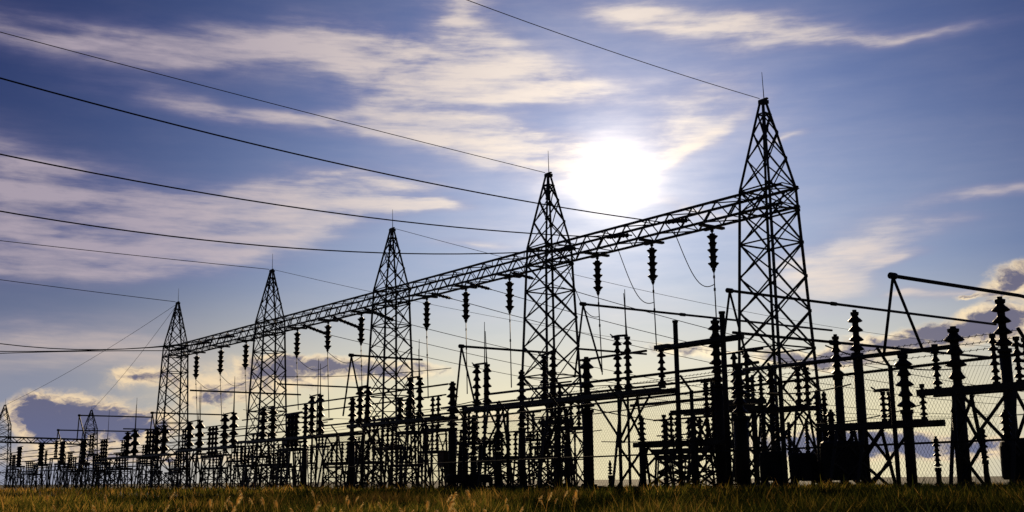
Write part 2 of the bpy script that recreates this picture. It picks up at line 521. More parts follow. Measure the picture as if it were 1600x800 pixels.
for i in range(4):
    (s0, D0), (s1, D1) = TW[i], TW[i + 1]
    root = empty('lattice_beam', s0, D0, ZL,
                 ['near span of lattice beam running under the sun to the tallest tower', 'lattice beam span from the second-tallest to the middle gantry tower',
                  'lattice beam span from the middle to the fourth gantry tower', 'farthest lattice beam span ending at the smallest gantry tower'][i],
                 'beam', 'spans of the gantry beam')
    a = Vector((0, 0, 0)); b = Vector((s1 - s0, D1 - D0, 0))
    d = b.normalized(); nrm = Vector((-d.y, d.x, 0)); L = b.length
    e0 = -1.5 if i == 0 else 0.004
    e1 = L + 1.5 if i == 3 else L - 0.004
    for zz in (0, BH):
        for sd in (1, -1):
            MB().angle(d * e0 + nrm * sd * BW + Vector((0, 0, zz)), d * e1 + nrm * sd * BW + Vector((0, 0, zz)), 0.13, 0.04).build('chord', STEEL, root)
    n = round((e1 - e0) / 1.9)
    m = MB()
    for k in range(n):
        t0, t1 = e0 + (e1 - e0) * k / n, e0 + (e1 - e0) * (k + 1) / n
        tm = (t0 + t1) / 2
        up = Vector((0, 0, BH))
        for sd in (1, -1):
            o = nrm * sd * (BW + 0.03)
            m.angle(d * t0 + o, d * tm + o + up, 0.07); m.angle(d * tm + o + up, d * t1 + o, 0.07)
        for zz in (-0.02, BH + 0.02):
            o = Vector((0, 0, zz)); sg = 1 if k % 2 else -1
            m.angle(d * t0 + nrm * BW * sg + o, d * t1 - nrm * BW * sg + o, 0.06)
            if k % 2 == 0:
                m.angle(d * t0 + nrm * BW + o + Vector((0, 0, 0.05)), d * t0 - nrm * BW + o + Vector((0, 0, 0.05)), 0.06)
    m.build('lattice_bracing', STEEL, root)
    hs = []
    for (px, py) in HANG[i]:
        s, D = line_D(i, px)
        hs.append((s, D))
        lc = Vector((s - s0, D - D0, 0))
        m = MB().box(lc + Vector((0, 0, -0.16)), (0.24, 2 * BW + 0.5, 0.14)).box(lc + Vector((0, 0, -0.28)), (1.15, 0.2, 0.10)).box(lc + Vector((0, 0, -0.40)), (0.14, 0.14, 0.14))
        m.build('hanger_bracket', STEEL, root)
    BEAM_HANG.append(hs)


def wire_obj(name, pts, r, label, cat, group, n=5, mat=WIRE):
    o = MB().tube(pts, r, n).build(name, mat, None, tuple(pts[0]))
    return tag(o, label, cat, group)


def catenary(a, b, sag, n=18):
    a, b = Vector(a), Vector(b)
    return [a.lerp(b, k / n) - Vector((0, 0, sag * 4 * (k / n) * (1 - k / n))) for k in range(n + 1)]


BAYNAME = ['of the span under the sun', 'of the span left of the sun', 'of the span left of the middle tower', 'of the farthest span']
THIRD = ['right', 'middle', 'left']
# where each dropper ends: pixel row
DROP = [[(1119, 495), (1026, 548), (941, 585)], [(799, 605), (730, 615), (669, 622)], [(566, 628), (514, 652), (466, 640)], [(386, 672), (347, 668), (309, 672)]]
STRING_BOT = []
for i in range(4):
    for k, (s, D) in enumerate(BEAM_HANG[i]):
        z1 = ZL - 0.47
        HK = (1.22, 1.25, 1.32, 1.42)[i]
        LEN = 1.72 * HK
        root = empty('insulator_string', s, D, z1, '%s dark insulator string hanging under the beam %s' % (THIRD[k], BAYNAME[i]), 'insulator', 'insulator strings hanging from the gantry')
        MB().sheds((0, 0, -0.12), (0, 0, -LEN), 0.27 * HK, 0.345 * HK, 0.50).build('shed_stack', PORC, root)
        MB().tube([(0, 0, 0), (0, 0, -0.12)], 0.06, 8).build('top_fitting', STEEL, root)
        MB().lathe([(0.10, 0), (0.12, 0.1), (0.05, 0.28)], ((0, 0, -LEN), (0, 0, -1)), 10).build('bottom_fitting', STEEL, root)
        zb = z1 - LEN - 0.26
        px, py = DROP[i][k]
        De = D - (6 if i == 0 else 9)
        se, ze, _ = F(px, py, De)
        a, b = wp(s, D, zb), wp(se, De, ze)
        pts = [a, a.lerp(b, 0.33), a.lerp(b, 0.66), b]
        o = wire_obj('dropper_wire', pts, 0.034, 'straight dropper wire below the %s hanging insulator %s' % (THIRD[k], BAYNAME[i]), 'wire', 'droppers below the gantry')
        for fr in (0.12, 0.42):
            q = a.lerp(b, fr); MB().box(tuple(q - a), (0.10, 0.10, 0.16)).build('clamp', STEEL, o)
        STRING_BOT.append((i, k, s, D, zb, a, b))

# jumper loops: from the beam (sunlit span) or from the next string's lower end across to a dropper
for (i, k, s, D, zb, a, b) in STRING_BOT:
    if i == 1 or (i >= 2 and k == 2):
        continue
    if i == 0:
        st = wp(s - 1.9, D - 1.2, ZL - 0.15); en = a.lerp(b, 0.30); sag = 1.15
    else:
        nxt = [q for q in STRING_BOT if q[0] == i and q[1] == k + 1][0]
        st = nxt[5]; en = a.lerp(b, 0.24); sag = 0.7
    c = []
    for q in range(17):
        u = q / 16
        p = st.lerp(en, u); p.z -= sag * math.sin(math.pi * u) * (0.75 + 0.5 * u)
        c.append(p)
    wire_obj('jumper_loop', c, 0.026, 'slack jumper loop beside the %s dropper %s' % (THIRD[k], BAYNAME[i]), 'wire', 'jumper loops under the gantry')


# ------------------------------------------------------------------ overhead lines
def overhead(name, s, D0, z0, pix, r, label, ext, group, mat=WIRE, n=40):
    """a line square to the gantry that leaves (s, D0, z0) and passes the given pixels, continued to ext metres"""
    q = [(D0, z0)] + [Fs(px, py, s) for px, py in pix]
    A = np.polyfit([a for a, _ in q], [b for _, b in q], min(2, len(q) - 1))
    De = D0 + ext
    pts = []
    for k in range(n + 1):
        D = D0 + (De - D0) * k / n
        pts.append(wp(s, D, float(np.polyval(A, D)) + (z0 - float(np.polyval(A, D0))) * (1 - k / n)))
    return wire_obj(name, pts, r, label, 'wire', group)


def tension(s, D, sgn, label, drop=0.35):
    root = empty('tension_insulator', s, D, ZL + 0.3, label, 'insulator', 'tension insulators at the line ends')
    big = drop > 0.5
    L2 = 2.9 if big else 2.0
    MB().sheds((0, sgn * 0.3, -0.02), (0, sgn * L2, -drop), 0.19 if big else 0.15, 0.18, 0.68).build('shed_stack', PORC, root)
    MB().tube([(0, 0, 0), (0, sgn * 0.3, -0.02)], 0.05, 6).build('end_fitting', STEEL, root)
    MB().tube([(0, sgn * L2, -drop), (0, sgn * (L2 + 0.25), -drop - 0.04)], 0.05, 6).build('end_fitting', STEEL, root)
    return D + sgn * (L2 + 0.25), ZL + 0.3 - drop - 0.04


LINES = [[((400, 226), (0, 122)), ((420, 318), (0, 241)), ((400, 383), (0, 330))]]
for k, (s, D) in enumerate(BEAM_HANG[0]):
    s2 = s - 1.0
    D2, z2 = tension(s2, D - BW, -1, '%s tension insulator on the near side of the beam %s' % (THIRD[k], BAYNAME[0]))
    overhead('power_line', s2, D2, z2, LINES[0][k], 0.036, ['topmost of the three thick power lines sweeping in from the left edge', 'middle of the three thick power lines sweeping in from the left edge',
             'lowest of the three thick power lines sweeping in from the left edge'][k], -70, 'power lines coming in from the left')
L4 = [((120, 546), (0, 537)), ((120, 548), (0, 549)), ((120, 549), (0, 552))]
for k, (s, D) in enumerate(BEAM_HANG[3]):
    s2 = s - 0.8
    D2, z2 = tension(s2, D - BW, -1, '%s tension insulator on the near side of the beam %s' % (THIRD[k], BAYNAME[3]))
    overhead('power_line', s2, D2, z2, L4[k], 0.045, 'nearly level power line from the left edge to the farthest span, %s end' % THIRD[k], -90, 'low power lines at far left')
FAR = {1: [((840, 475), (1150, 512)), ((840, 497), (1060, 535)), ((780, 505), (960, 535))], 2: [((700, 519), (900, 548)), ((640, 522), (860, 556)), ((590, 540), (800, 566))]}
for i in (1, 2):
    for k, (s, D) in enumerate(BEAM_HANG[i]):
        s2 = s - 0.9
        D2, z2 = tension(s2, D + BW, 1, '%s tension insulator behind the beam %s' % (THIRD[k], BAYNAME[i]), 0.25 if i == 1 else 0.75)
        A = wp(s2, D2, z2); Bp = wp(s2, D2 + 150, z2 - 1.0)
        wire_obj('power_line', catenary(A, Bp, 5.5, 30), 0.030, 'thin power line leaving behind the %s hanger %s' % (THIRD[k], BAYNAME[i]), 'wire', 'power lines leaving behind the gantry')
SH = [(0, [(960, 82), (730, 0)]), (1, [(430, 163), (0, 50)]), (3, [(220, 400), (0, 376)]), (4, [(140, 455), (0, 437)])]
for i, pix in SH:
    overhead('shield_wire', TW[i][0], TW[i][1] - 0.3, H_T + 0.24, pix, 0.02 + 0.004 * i, 'thin shield wire running from the %s peak towards the upper left' % TNAME[i], -80, 'shield wires on the tower peaks')
for i in (2, 3):
    A = wp(TW[i][0], TW[i][1] + 0.3, H_T + 0.24); Bp = wp(TW[i][0] + 2, TW[i][1] + 150, H_T - 0.5)
    wire_obj('shield_wire', catenary(A, Bp, 4.5, 30), 0.022, 'thin shield wire falling away right from the %s peak' % TNAME[i], 'wire', 'shield wires on the tower peaks')

# ------------------------------------------------------------------ small far gantry at left
SCL = 0.56
FT = []
for (px, py, Y) in ((143, 642, 205), (8, 634, 176)):
    r = ray(px, py); t = (H_T * SCL - CAM_Z) / r.z
    FT.append((t * r.dot(EX), t * r.dot(EN)))
fl = ['small distant lattice tower left of the smallest gantry tower', 'small distant lattice tower cut by the left edge of the picture']
for (s, D), l in zip(FT, fl):
    c = copy_tree(T0); c.location = wp(s, D, 0); c.scale = (0.80, 0.80, SCL)
    tag(c, l, 'tower', 'small distant towers')
root = empty('lattice_beam', FT[0][0], FT[0][1], 0, 'small distant lattice beam between the two little towers at the left', 'beam')
a = Vector((0, 0, 0)); b = Vector((FT[1][0] - FT[0][0], FT[1][1] - FT[0][1], 0)); d = b.normalized(); nrm = Vector((-d.y, d.x, 0)); L = b.length
zb = 0.555 * H_T * SCL
for zz in (zb, zb + 0.75):
    for sd in (1, -1):
        MB().bar(d * -1.0 + nrm * sd * 0.4 + Vector((0, 0, zz)), d * (L + 3) + nrm * sd * 0.4 + Vector((0, 0, zz)), 0.2).build('chord', STEEL, root)
m = MB(); n = int(L / 1.1)
for k in range(n):
    t0, t1 = L * k / n, L * (k + 1) / n
    for sd in (1, -1):
        o = nrm * sd * 0.43
        z0, z1 = (zb, zb + 0.75) if k % 2 else (zb + 0.75, zb)
        m.bar(d * t0 + o + Vector((0, 0, z0)), d * t1 + o + Vector((0, 0, z1)), 0.08)
m.build('lattice_bracing', STEEL, root)
for k in (0, 1):
    A = wp(TW[4][0], TW[4][1], H_T + 0.1); Bp = wp(FT[1 - k][0], FT[1 - k][1], H_T * SCL + 0.1)
    wire_obj('shield_wire', catenary(A, Bp, 0.6), 0.022, ['steep thin wire from the smallest gantry tower down to the edge tower', 'thin wire from the smallest gantry tower down to the nearer little tower'][k], 'wire', 'wires down to the little towers')
p0 = wp(FT[0][0], FT[0][1], 8.2)


# ------------------------------------------------------------------ switchyard equipment
def post(px, ytop, D, ysplit, shed, ped, label, grp='tall insulator posts behind the fence', full=False, cap=True, name='insulator_post'):
    s, zt, mpp = F(px, ytop, D)
    zs = F(px, ysplit, D)[1]
    rs, rp = shed * mpp / 2, ped * mpp / 2 * 0.84
    root = empty(name, s, D, 0, label, 'insulator', grp)
    MB().box((0, 0, 0.12), (rp * 2 + 0.35, rp * 2 + 0.35, 0.3)).build('footing', CONC, root)
    m = MB().lathe([(rp * 1.0, 0.28), (rp, zs - 0.06)], n=14)
    m.lathe([(rp * 1.5, 0.27), (rp * 1.5, 0.33)], n=14).lathe([(rp * 1.25, zs - 0.10), (rp * 1.25, zs - 0.01)], n=14)
    m.build('pedestal', STEEL, root)
    MB().sheds((0, 0, zs), (0, 0, zt - 0.10), rs, rs * 1.15, 0.42, 14).build('shed_stack', PORC, root)
    if cap:
        MB().lathe([(rs * 0.55, zt - 0.10), (rs * 0.6, zt - 0.02), (rs * 0.3, zt), (rs * 0.3, zt + 0.05)], n=10).build('cap', STEEL, root)
    return root, s, zt


POSTS = [  # px, ytop, D, ysplit, shed px, pedestal px, look
    (1562, 467, 24, 545, 26, 19, 'tallest thick ribbed insulator post near the right edge, carrying the bent pipe'),
    (1335, 487, 25.5, 552, 22, 17, 'tall smooth-shafted insulator post right of the tallest gantry tower, carrying the long pipe'),
    (1305, 525, 26.5, 588, 19, 15, 'slim insulator post between the tallest gantry tower and the tall smooth-shafted post'),
    (1489, 513, 26, 618, 30, 19, 'broad ribbed insulator post between the A-frame strut and the right edge'),
    (1410, 553, 22.5, 640, 27, 18, 'stout ribbed insulator post standing just right of the bent-armed fence post'),
    (1117, 500, 23, 600, 24, 20, 'reddish-brown tall insulator post left of the tallest gantry tower'),
    (1153, 570, 24, 650, 25, 27, 'shorter very thick insulator post beside the tallest gantry tower foot'),
    (1083, 652, 22, 692, 18, 14, 'low insulator post between the reddish post and the plain steel pole'),
    (1002, 652, 22, 690, 15, 12, 'low lone insulator post in front of the open chain-link left of the plain pole'),
    (916, 560, 23, 640, 24, 20, 'thick black insulator post just right of the second-tallest tower'),
    (815, 580, 24, 668, 17, 12, 'slim insulator post just left of the second-tallest tower'),
    (707, 598, 24, 668, 19, 15, 'tallest insulator post of the trio between the middle and second-tallest towers'),
    (726, 635, 24, 700, 16, 13, 'middle-height insulator post of the trio between the middle and second-tallest towers'),
    (740, 650, 24, 712, 15, 12, 'shortest insulator post of the trio between the middle and second-tallest towers'),
    (778, 632, 25, 705, 14, 12, 'ribbed insulator post right of the leaning strut under the long switch table'),
    (551, 622, 24, 690, 15, 12, 'tall insulator post just left of the middle gantry tower'),
    (885, 640, 30, 690, 13, 11, 'small insulator post behind the foot of the second-tallest tower'),
    (478, 632, 30, 700, 12, 10, 'slim insulator post right of the fourth gantry tower'),
    (1204, 575, 30, 640, 17, 13, 'insulator post in front of the tallest gantry tower, between its legs'),
    (1175, 588, 30, 640, 12, 10, 'left one of two thin insulator posts crossing the tallest tower left leg'),
    (1188, 586, 30, 640, 12, 10, 'right one of two thin insulator posts crossing the tallest tower left leg'),
    (1276, 612, 27, 668, 13, 11, 'left one of two leaning-close insulator posts at the tallest tower right leg'),
    (1287, 614, 27, 670, 13, 11, 'right one of two leaning-close insulator posts at the tallest tower right leg'),
    (1535, 670, 23, 718, 12, 9, 'short insulator post low behind the fence below the table at right edge'),
    (1462, 685, 23, 730, 12, 9, 'short insulator post low behind the fence, right of the stout ribbed post'),
    (953, 722, 21, 742, 8, 7, 'knee-high stub insulator on the gravel below the long switch table'),
    (1040, 718, 22, 745, 9, 8, 'stub insulator on the gravel beside the plain steel pole foot'),
]
for p in POSTS:
    root, s, zt = post(*p[:6], p[6])


def strut_pole(px, ytop, D, w, label, bent=None):
    s, zt, mpp = F(px, ytop, D)
    root = empty('steel_pole', s, D, 0, label, 'pole')
    MB().box((0, 0, 0.1), (w * mpp + 0.3, w * mpp + 0.3, 0.26)).build('footing', CONC, root)
    MB().tube([(0, 0, 0.2), (0, 0, zt)], w * mpp / 2, 8).build('shaft', STEEL, root)
    MB().tube([(0, 0, zt), (0, 0, zt + 0.06)], w * mpp * 0.62, 8).build('cap', STEEL, root)
    return root, s, zt


strut_pole(1055, 504, 22, 8, 'plain slim steel pole between the long switch table and the reddish post')
strut_pole(1128, 490, 22.2, 9, 'plain steel pole touching the right side of the reddish insulator post')
strut_pole(1490, 644, 21, 6, 'thin short steel pole behind the fence left of the broad ribbed post')
strut_pole(1146, 640, 27, 8, 'short steel pole behind the very thick insulator post')


def ins_part(root, x, y, z0, z1, r, nm='insulator'):
    o = MB().sheds((x, y, z0 + 0.06), (x, y, z1 - 0.08), r, r * 1.45, 0.36, 12).build(nm, PORC, root)
    MB().lathe([(r * 0.75, 0), (r * 0.75, 0.06)], ((x, y, z0), (0, 0, 1)), 10).build('end_cap', STEEL, o)
    MB().lathe([(r * 0.6, 0), (r * 0.65, 0.08)], ((x, y, z1 - 0.08), (0, 0, 1)), 10).build('end_cap', STEEL, o)
    return o


def lattice_leg(root, x, w, z, hy):
    """one trestle: two raking posts square to the beam with X bracing"""
    for sy in (-1, 1):
        MB().angle((x, sy * (hy + 0.45), 0), (x, sy * hy, z), w).build('leg', STEEL, root)
    m = MB()
    k = max(2, round(z / 1.3))
    for j in range(k):
        za, zb_ = 0.1 + (z - 0.1) * j / k, 0.1 + (z - 0.1) * (j + 1) / k
        ya, yb = hy + 0.45 * (1 - za / z), hy + 0.45 * (1 - zb_ / z)
        m.angle((x + 0.03, -ya, za), (x + 0.03, yb, zb_), w * 0.6)
        m.angle((x - 0.03, ya, za), (x - 0.03, -yb, zb_), w * 0.6)
    m.build('trestle_bracing', STEEL, root)


def table(p0, p1, D, legs, ins, label, thick=0.13, hy=0.30, knee=True, cat='switch table', shed=15, rods=()):
    """a switch table: twin beams along the gantry from pixel p0 to p1, trestles at legs (px), insulators (px, ytop, row)"""
    s0, z0, mpp = F(p0[0], p0[1], D)
    s1, z1, _ = F(p1[0], p1[1], D)
    z = (z0 + z1) / 2
    root = empty('switch_table', s0, D, 0, label, cat, 'switch tables behind the fence')
    for sy in (-1, 1):
        MB().box(((s1 - s0) / 2, sy * hy, z - thick / 2), (s1 - s0 + 0.3, 0.10, thick)).build('beam', STEEL, root)
    nn = max(2, round((s1 - s0) / 1.2))
    for k in range(nn + 1):
        x = (s1 - s0) * k / nn
        MB().box((x, 0, z - thick / 2), (0.08, 2 * hy - 0.12, thick * 0.6)).build('crosspiece', STEEL, root)
    for px in legs:
        x = F(px, p0[1], D)[0] - s0
        lattice_leg(root, x, 0.085, z - thick - 0.005, hy)
        if knee:
            for dx in (-1, 1):
                if 0.1 < x + dx * 1.2 < (s1 - s0) - 0.1:
                    MB().angle((x, -hy - 0.02, z - 1.45), (x + dx * 1.2, -hy - 0.02, z - thick - 0.01), 0.07).build('knee_brace', STEEL, root)
    caps = []
    for (px, yt, yy) in ins:
        xs_, zt, mp = F(px, yt, D + yy)
        ins_part(root, xs_ - s0, yy, z + 0.003, zt, shed * mp / 2)
        caps.append((xs_ - s0, yy, zt))
    return root, s0, z, caps


def twin_head(root, a, b, left=True, rod=0.0):
    """contact bar and curved horn over a twin of insulators"""
    za = max(a[2], b[2])
    m = MB().tube([(a[0] - 0.22, a[1], a[2] + 0.03), (a[0], a[1], a[2] + 0.04), (b[0], b[1], b[2] + 0.04)], 0.035, 6)
    m.tube([(a[0] - 0.3, a[1], a[2] + 0.12), (a[0] - 0.16, a[1], a[2] + 0.03), (a[0], a[1], a[2] + 0.05)], 0.02, 5)
    m.build('contact_bar', PIPE, root)
    if rod:
        MB().tube([(b[0] - 0.02, b[1], b[2] + 0.03), (b[0] - 0.10, b[1], b[2] + rod)], 0.024, 6, 0.012).build('spike_rod', STEEL, root)


# the long table in front of the second-tallest tower
rt, s0, z, c = table((742, 636), (1038, 607), 21.6, (775, 870, 985), [(745, 571, 0), (761, 569, 0), (850, 556, 0), (864, 550, 0), (964, 527, 0), (980, 526, 0), (1033, 545, 0)],
                     'longest switch table, crossing in front of the second-tallest gantry tower with paired insulators', 0.14)
twin_head(rt, c[0], c[1], rod=1.15); twin_head(rt, c[2], c[3]); twin_head(rt, c[4], c[5], rod=1.3)
MB().box((c[6][0] + 0.05, 0, c[6][2] + 0.05), (0.55, 0.14, 0.12)).build('switch_head', STEEL, rt)
rt, s0, z, c = table((556, 664), (700, 650), 22.0, (580, 650), [(563, 606, 0), (575, 604, 0), (625, 622, 0), (641, 592, 0), (656, 590, 0)],
                     'switch table in front of the middle gantry tower with two pairs of insulators', 0.12)
twin_head(rt, c[0], c[1]); twin_head(rt, c[3], c[4], rod=1.1)
rt, s0, z, c = table((380, 692), (560, 672), 23.6, (410, 520), [(412, 638, 0), (427, 636, 0), (488, 620, 0), (501, 617, 0)],
                     'switch table between the fourth and middle gantry towers with two pairs of insulators', 0.12)
twin_head(rt, c[0], c[1]); twin_head(rt, c[2], c[3], rod=1.5)
rt, s0, z, c = table((290, 704), (372, 694), 23.6, (300, 360), [(297, 660, 0), (313, 657, 0), (352, 648, 0), (366, 645, 0)],
                     'switch table between the smallest and fourth gantry towers with two close pairs', 0.12)
twin_head(rt, c[0], c[1], rod=2.0); twin_head(rt, c[2], c[3], rod=1.9)
rt, s0, z, c = table((165, 715), (270, 709), 23.8, (180, 255), [(200, 676, 0), (212, 672, 0), (246, 668, 0), (258, 665, 0)],
                     'switch table in front of the smallest gantry tower, its left end in the open', 0.12)
twin_head(rt, c[0], c[1], rod=2.2); twin_head(rt, c[2], c[3])
rt, s0, z, c = table((1182, 640), (1268, 632), 28.0, (1200, 1255), [(1246, 576, 0), (1259, 574, 0)], 'short switch table between the legs of the tallest gantry tower', 0.15)
twin_head(rt, c[0], c[1])
rt, s0, z, c = table((1456, 608), (1640, 596), 21.5, (1505, 1600), [(1448 + 12, 538, 0), (1550, 522, 0), (1587, 526, 0), (1600, 528, 0)],
                     'switch table at the right edge with single ribbed insulators on top', 0.14)
rt, s0, z, c = table((1305, 664), (1452, 655), 21.3, (1322, 1365), [(1379, 612, 0), (1389, 612, 0), (1440, 600, 0)], 'low switch table behind the bent-armed fence post', 0.14, shed=12)
twin_head(rt, c[0], c[1])
rt, s0, z, c = table((1008, 694), (1125, 684), 22.5, (1025, 1100), [(1037, 648, 0), (1048, 645, 0), (1058, 645, 0), (1102, 600, 0), (1113, 600, 0)],
                     'low switch table left of the reddish post with a row of three small insulators', 0.14, shed=11)
rt, s0, z, c = table((1064, 642), (1180, 632), 26.0, (1095, 1165), [(1103, 598, 0), (1113, 597, 0)], 'switch table behind the reddish post and the very thick post', 0.16, shed=12)
twin_head(rt, c[0], c[1])


# ------------------------------------------------------------------ pipe buses and A-frame struts
def pipe(p0, D0, px1, r, label, bend=None, grp='pipe buses running away from the fence', struts=None, name='bus_pipe'):
    """a level pipe that starts at pixel p0 on plane D0 and runs square to the gantry to pixel column px1; struts = feet pixels of its A-frame"""
    s, z, _ = F(p0[0], p0[1], D0)
    lo, hi = 0.0, 200.0
    for _ in range(40):
        k = (lo + hi) / 2
        q = CM.transposed() @ (wp(s, D0 + k, z) - Vector((0, 0, CAM_Z)))
        x = 800 + FPX * q.x / -q.z
        if x < px1: lo = k
        else: hi = k
    root = empty(name, s, D0, z, label, 'pipe', grp)
    pts = [(0, -0.12, 0), (0, k, 0)]
    if bend:
        pts = [(0, -0.12, 0), (0, k * 0.72, 0.0), (0, k * 0.80, -0.03), (0, k, bend)]
    MB().tube(pts, r, 8).build('pipe', PIPE, root)
    for j in range(1, int(k / 4)):
        MB().tube([(0, j * 4 - 0.1, 0.0), (0, j * 4 + 0.1, 0.0)], r * 1.5, 8).build('coupling', STEEL, root)
    if struts:
        MB().lathe([(r * 1.7, -0.09), (r * 1.7, 0.09)], ((0, 0, 0), (0, 1, 0)), 10).build('strut_head', STEEL, root)
        for (fx, fy, fd) in struts:
            sf, zf, _ = F(fx, fy, D0 + fd)
            MB().tube([(0, 0, -r * 0.5), (sf - s, fd, zf - z)], r * 0.8, 6).build('strut', PIPE, root)
    return root, s, z


pipe((1395, 431), 20.5, 1660, 0.043, 'highest pipe bus at upper right with A-frame strut under its left end', -0.35, struts=[(1381, 555, 0), (1441, 545, 0.3)])
pipe((1140, 454), 20.5, 1556, 0.037, 'long pipe bus passing behind the tallest gantry tower, A-frame at its left end', struts=[(1128, 556, 0), (1164, 548, 0.3)])
pipe((911, 475), 20.5, 1300, 0.036, 'pipe bus from A-frame right of the second-tallest tower towards the tallest tower', struts=[(898, 590, 0), (941, 581, 0.3)])
pipe((721, 541), 22.0, 860, 0.044, 'pipe bus with A-frame between the middle and second-tallest gantry towers', struts=[(711, 640, 0), (743, 634, 0.3)])
pipe((549, 555), 20.5, 660, 0.042, 'pipe bus with A-frame just left of the middle gantry tower', struts=[(536, 650, 0), (566, 642, 0.3)])
pipe((1150, 520), 22.5, 1545, 0.042, 'lower parallel pipe bus from the tallest gantry tower to the broad ribbed post')
pipe((903, 545), 24, 1010, 0.036, 'short thin pipe bus right of the second-tallest tower below the A-frame pipe')
pipe((437, 600), 22.5, 640, 0.040, 'thin pipe bus crossing between the fourth and middle gantry towers')
pipe((300, 610), 24, 470, 0.055, 'pipe bus crossing behind the fourth gantry tower at insulator-string height')
pipe((238, 645), 24, 350, 0.050, 'pipe bus crossing in front of the smallest gantry tower', struts=[(232, 702, 0), (247, 699, 0.3)])
pipe((124, 649), 26, 240, 0.06, 'pipe bus with A-frame between the little far tower and the smallest gantry tower', struts=[(120, 690, 0), (134, 689, 0.3)])
pipe((91, 672), 26, 210, 0.06, 'lowest far-left pipe bus with A-frame left of the little far tower', struts=[(86, 708, 0), (99, 706, 0.3)])
pipe((195, 670), 26, 300, 0.05, 'thin far pipe bus ending behind the smallest gantry tower foot')


def rail(p0, px1, D, r, label, name='bus_pipe', grp='pipe buses running along the yard', mat=None, cat='pipe', posts=()):
    """a level pipe along the gantry direction from pixel p0 to pixel column px1 on plane D"""
    s0, z, _ = F(p0[0], p0[1], D)
    s1 = F(px1, p0[1], D)[0]
    o = MB().tube([(s * 1.0, 0, 0) for s in (0, s1 - s0)], r, 8).build(name, mat or PIPE)
    o.location = wp(s0, D, z); o.rotation_euler = (0, 0, ROT)
    tag(o, label, cat, grp)
    return o


rail((1485, 542), 1160, 20.6, 0.05, 'level pipe along the yard carrying the A-frame feet at upper right')
rail((1160, 526), 1030, 22.0, 0.085, 'thick level pipe between the two plain steel poles and the tallest tower')
rail((1185, 566), 760, 21.6, 0.040, 'upper one of two long level pipes above the long switch table')
rail((1120, 592), 690, 22.6, 0.036, 'lower one of two long level pipes above the long switch table')
rail((760, 640), 500, 23.6, 0.04, 'level pipe between the long switch table and the middle tower table')
rail((700, 600), 420, 22.0, 0.034, 'thin level pipe crossing the middle gantry tower at mid-height')
rail((690, 618), 380, 24.0, 0.034, 'second thin level pipe crossing low over the middle gantry tower')
rail((520, 655), 260, 24.0, 0.036, 'thin level pipe crossing the fourth gantry tower low down')
rail((470, 672), 240, 26.0, 0.036, 'lowest thin level pipe between the smallest and fourth gantry towers')
rail((1120, 622), 985, 24.6, 0.05, 'short level pipe behind the plain steel pole')
rail((1010, 548), 905, 30.0, 0.05, 'short far level pipe right of the second-tallest tower')
for k, (x0, y0_, x1, D) in enumerate([(180, 690, -20, 34), (190, 700, -20, 32), (300, 700, 20, 30), (330, 715, 60, 31), (240, 727, -20, 28)]):
    rail((x0, y0_), x1, D, 0.05, '%s of the crowded level pipes at far left, counted from the top' % ORD[k], grp='crowded level pipes at far left')


def lead(p0, p1, D0, D1, sag, r, label):
    a = wp(*[F(*p0, D0)[0], D0, F(*p0, D0)[1]]); b = wp(*[F(*p1, D1)[0], D1, F(*p1, D1)[1]])
    wire_obj('connecting_lead', catenary(a, b, sag, 14), r, label, 'wire', 'slack leads strung low across the yard')


LEADS = [((420, 588), (705, 575), 26, 30), ((560, 640), (760, 622), 25, 25), ((700, 660), (1060, 628), 23.5, 23.5), ((660, 690), (940, 672), 24, 24), ((380, 640), (560, 655), 26, 33), ((450, 700), (780, 684), 25, 25),
         ((290, 668), (480, 650), 26, 26), ((250, 690), (430, 704), 26, 38), ((150, 700), (330, 690), 27, 27), ((820, 602), (1180, 575), 24.5, 24.5), ((890, 630), (1150, 660), 23, 36), ((940, 690), (1180, 672), 24, 24),
         ((1160, 610), (1330, 600), 25, 25), ((1200, 660), (1440, 632), 25, 25), ((1290, 540), (1500, 575), 23, 33), ((40, 708), (200, 700), 28, 28)]
for k, (p0, p1, D0, D1) in enumerate(sorted(LEADS)):
    lead(p0, p1, D0, D1, 0.12 + 0.05 * (k % 4), 0.016 + 0.004 * (k % 2), 'thin slack lead strung low across the equipment, %s of sixteen from the left' % ORD[k])

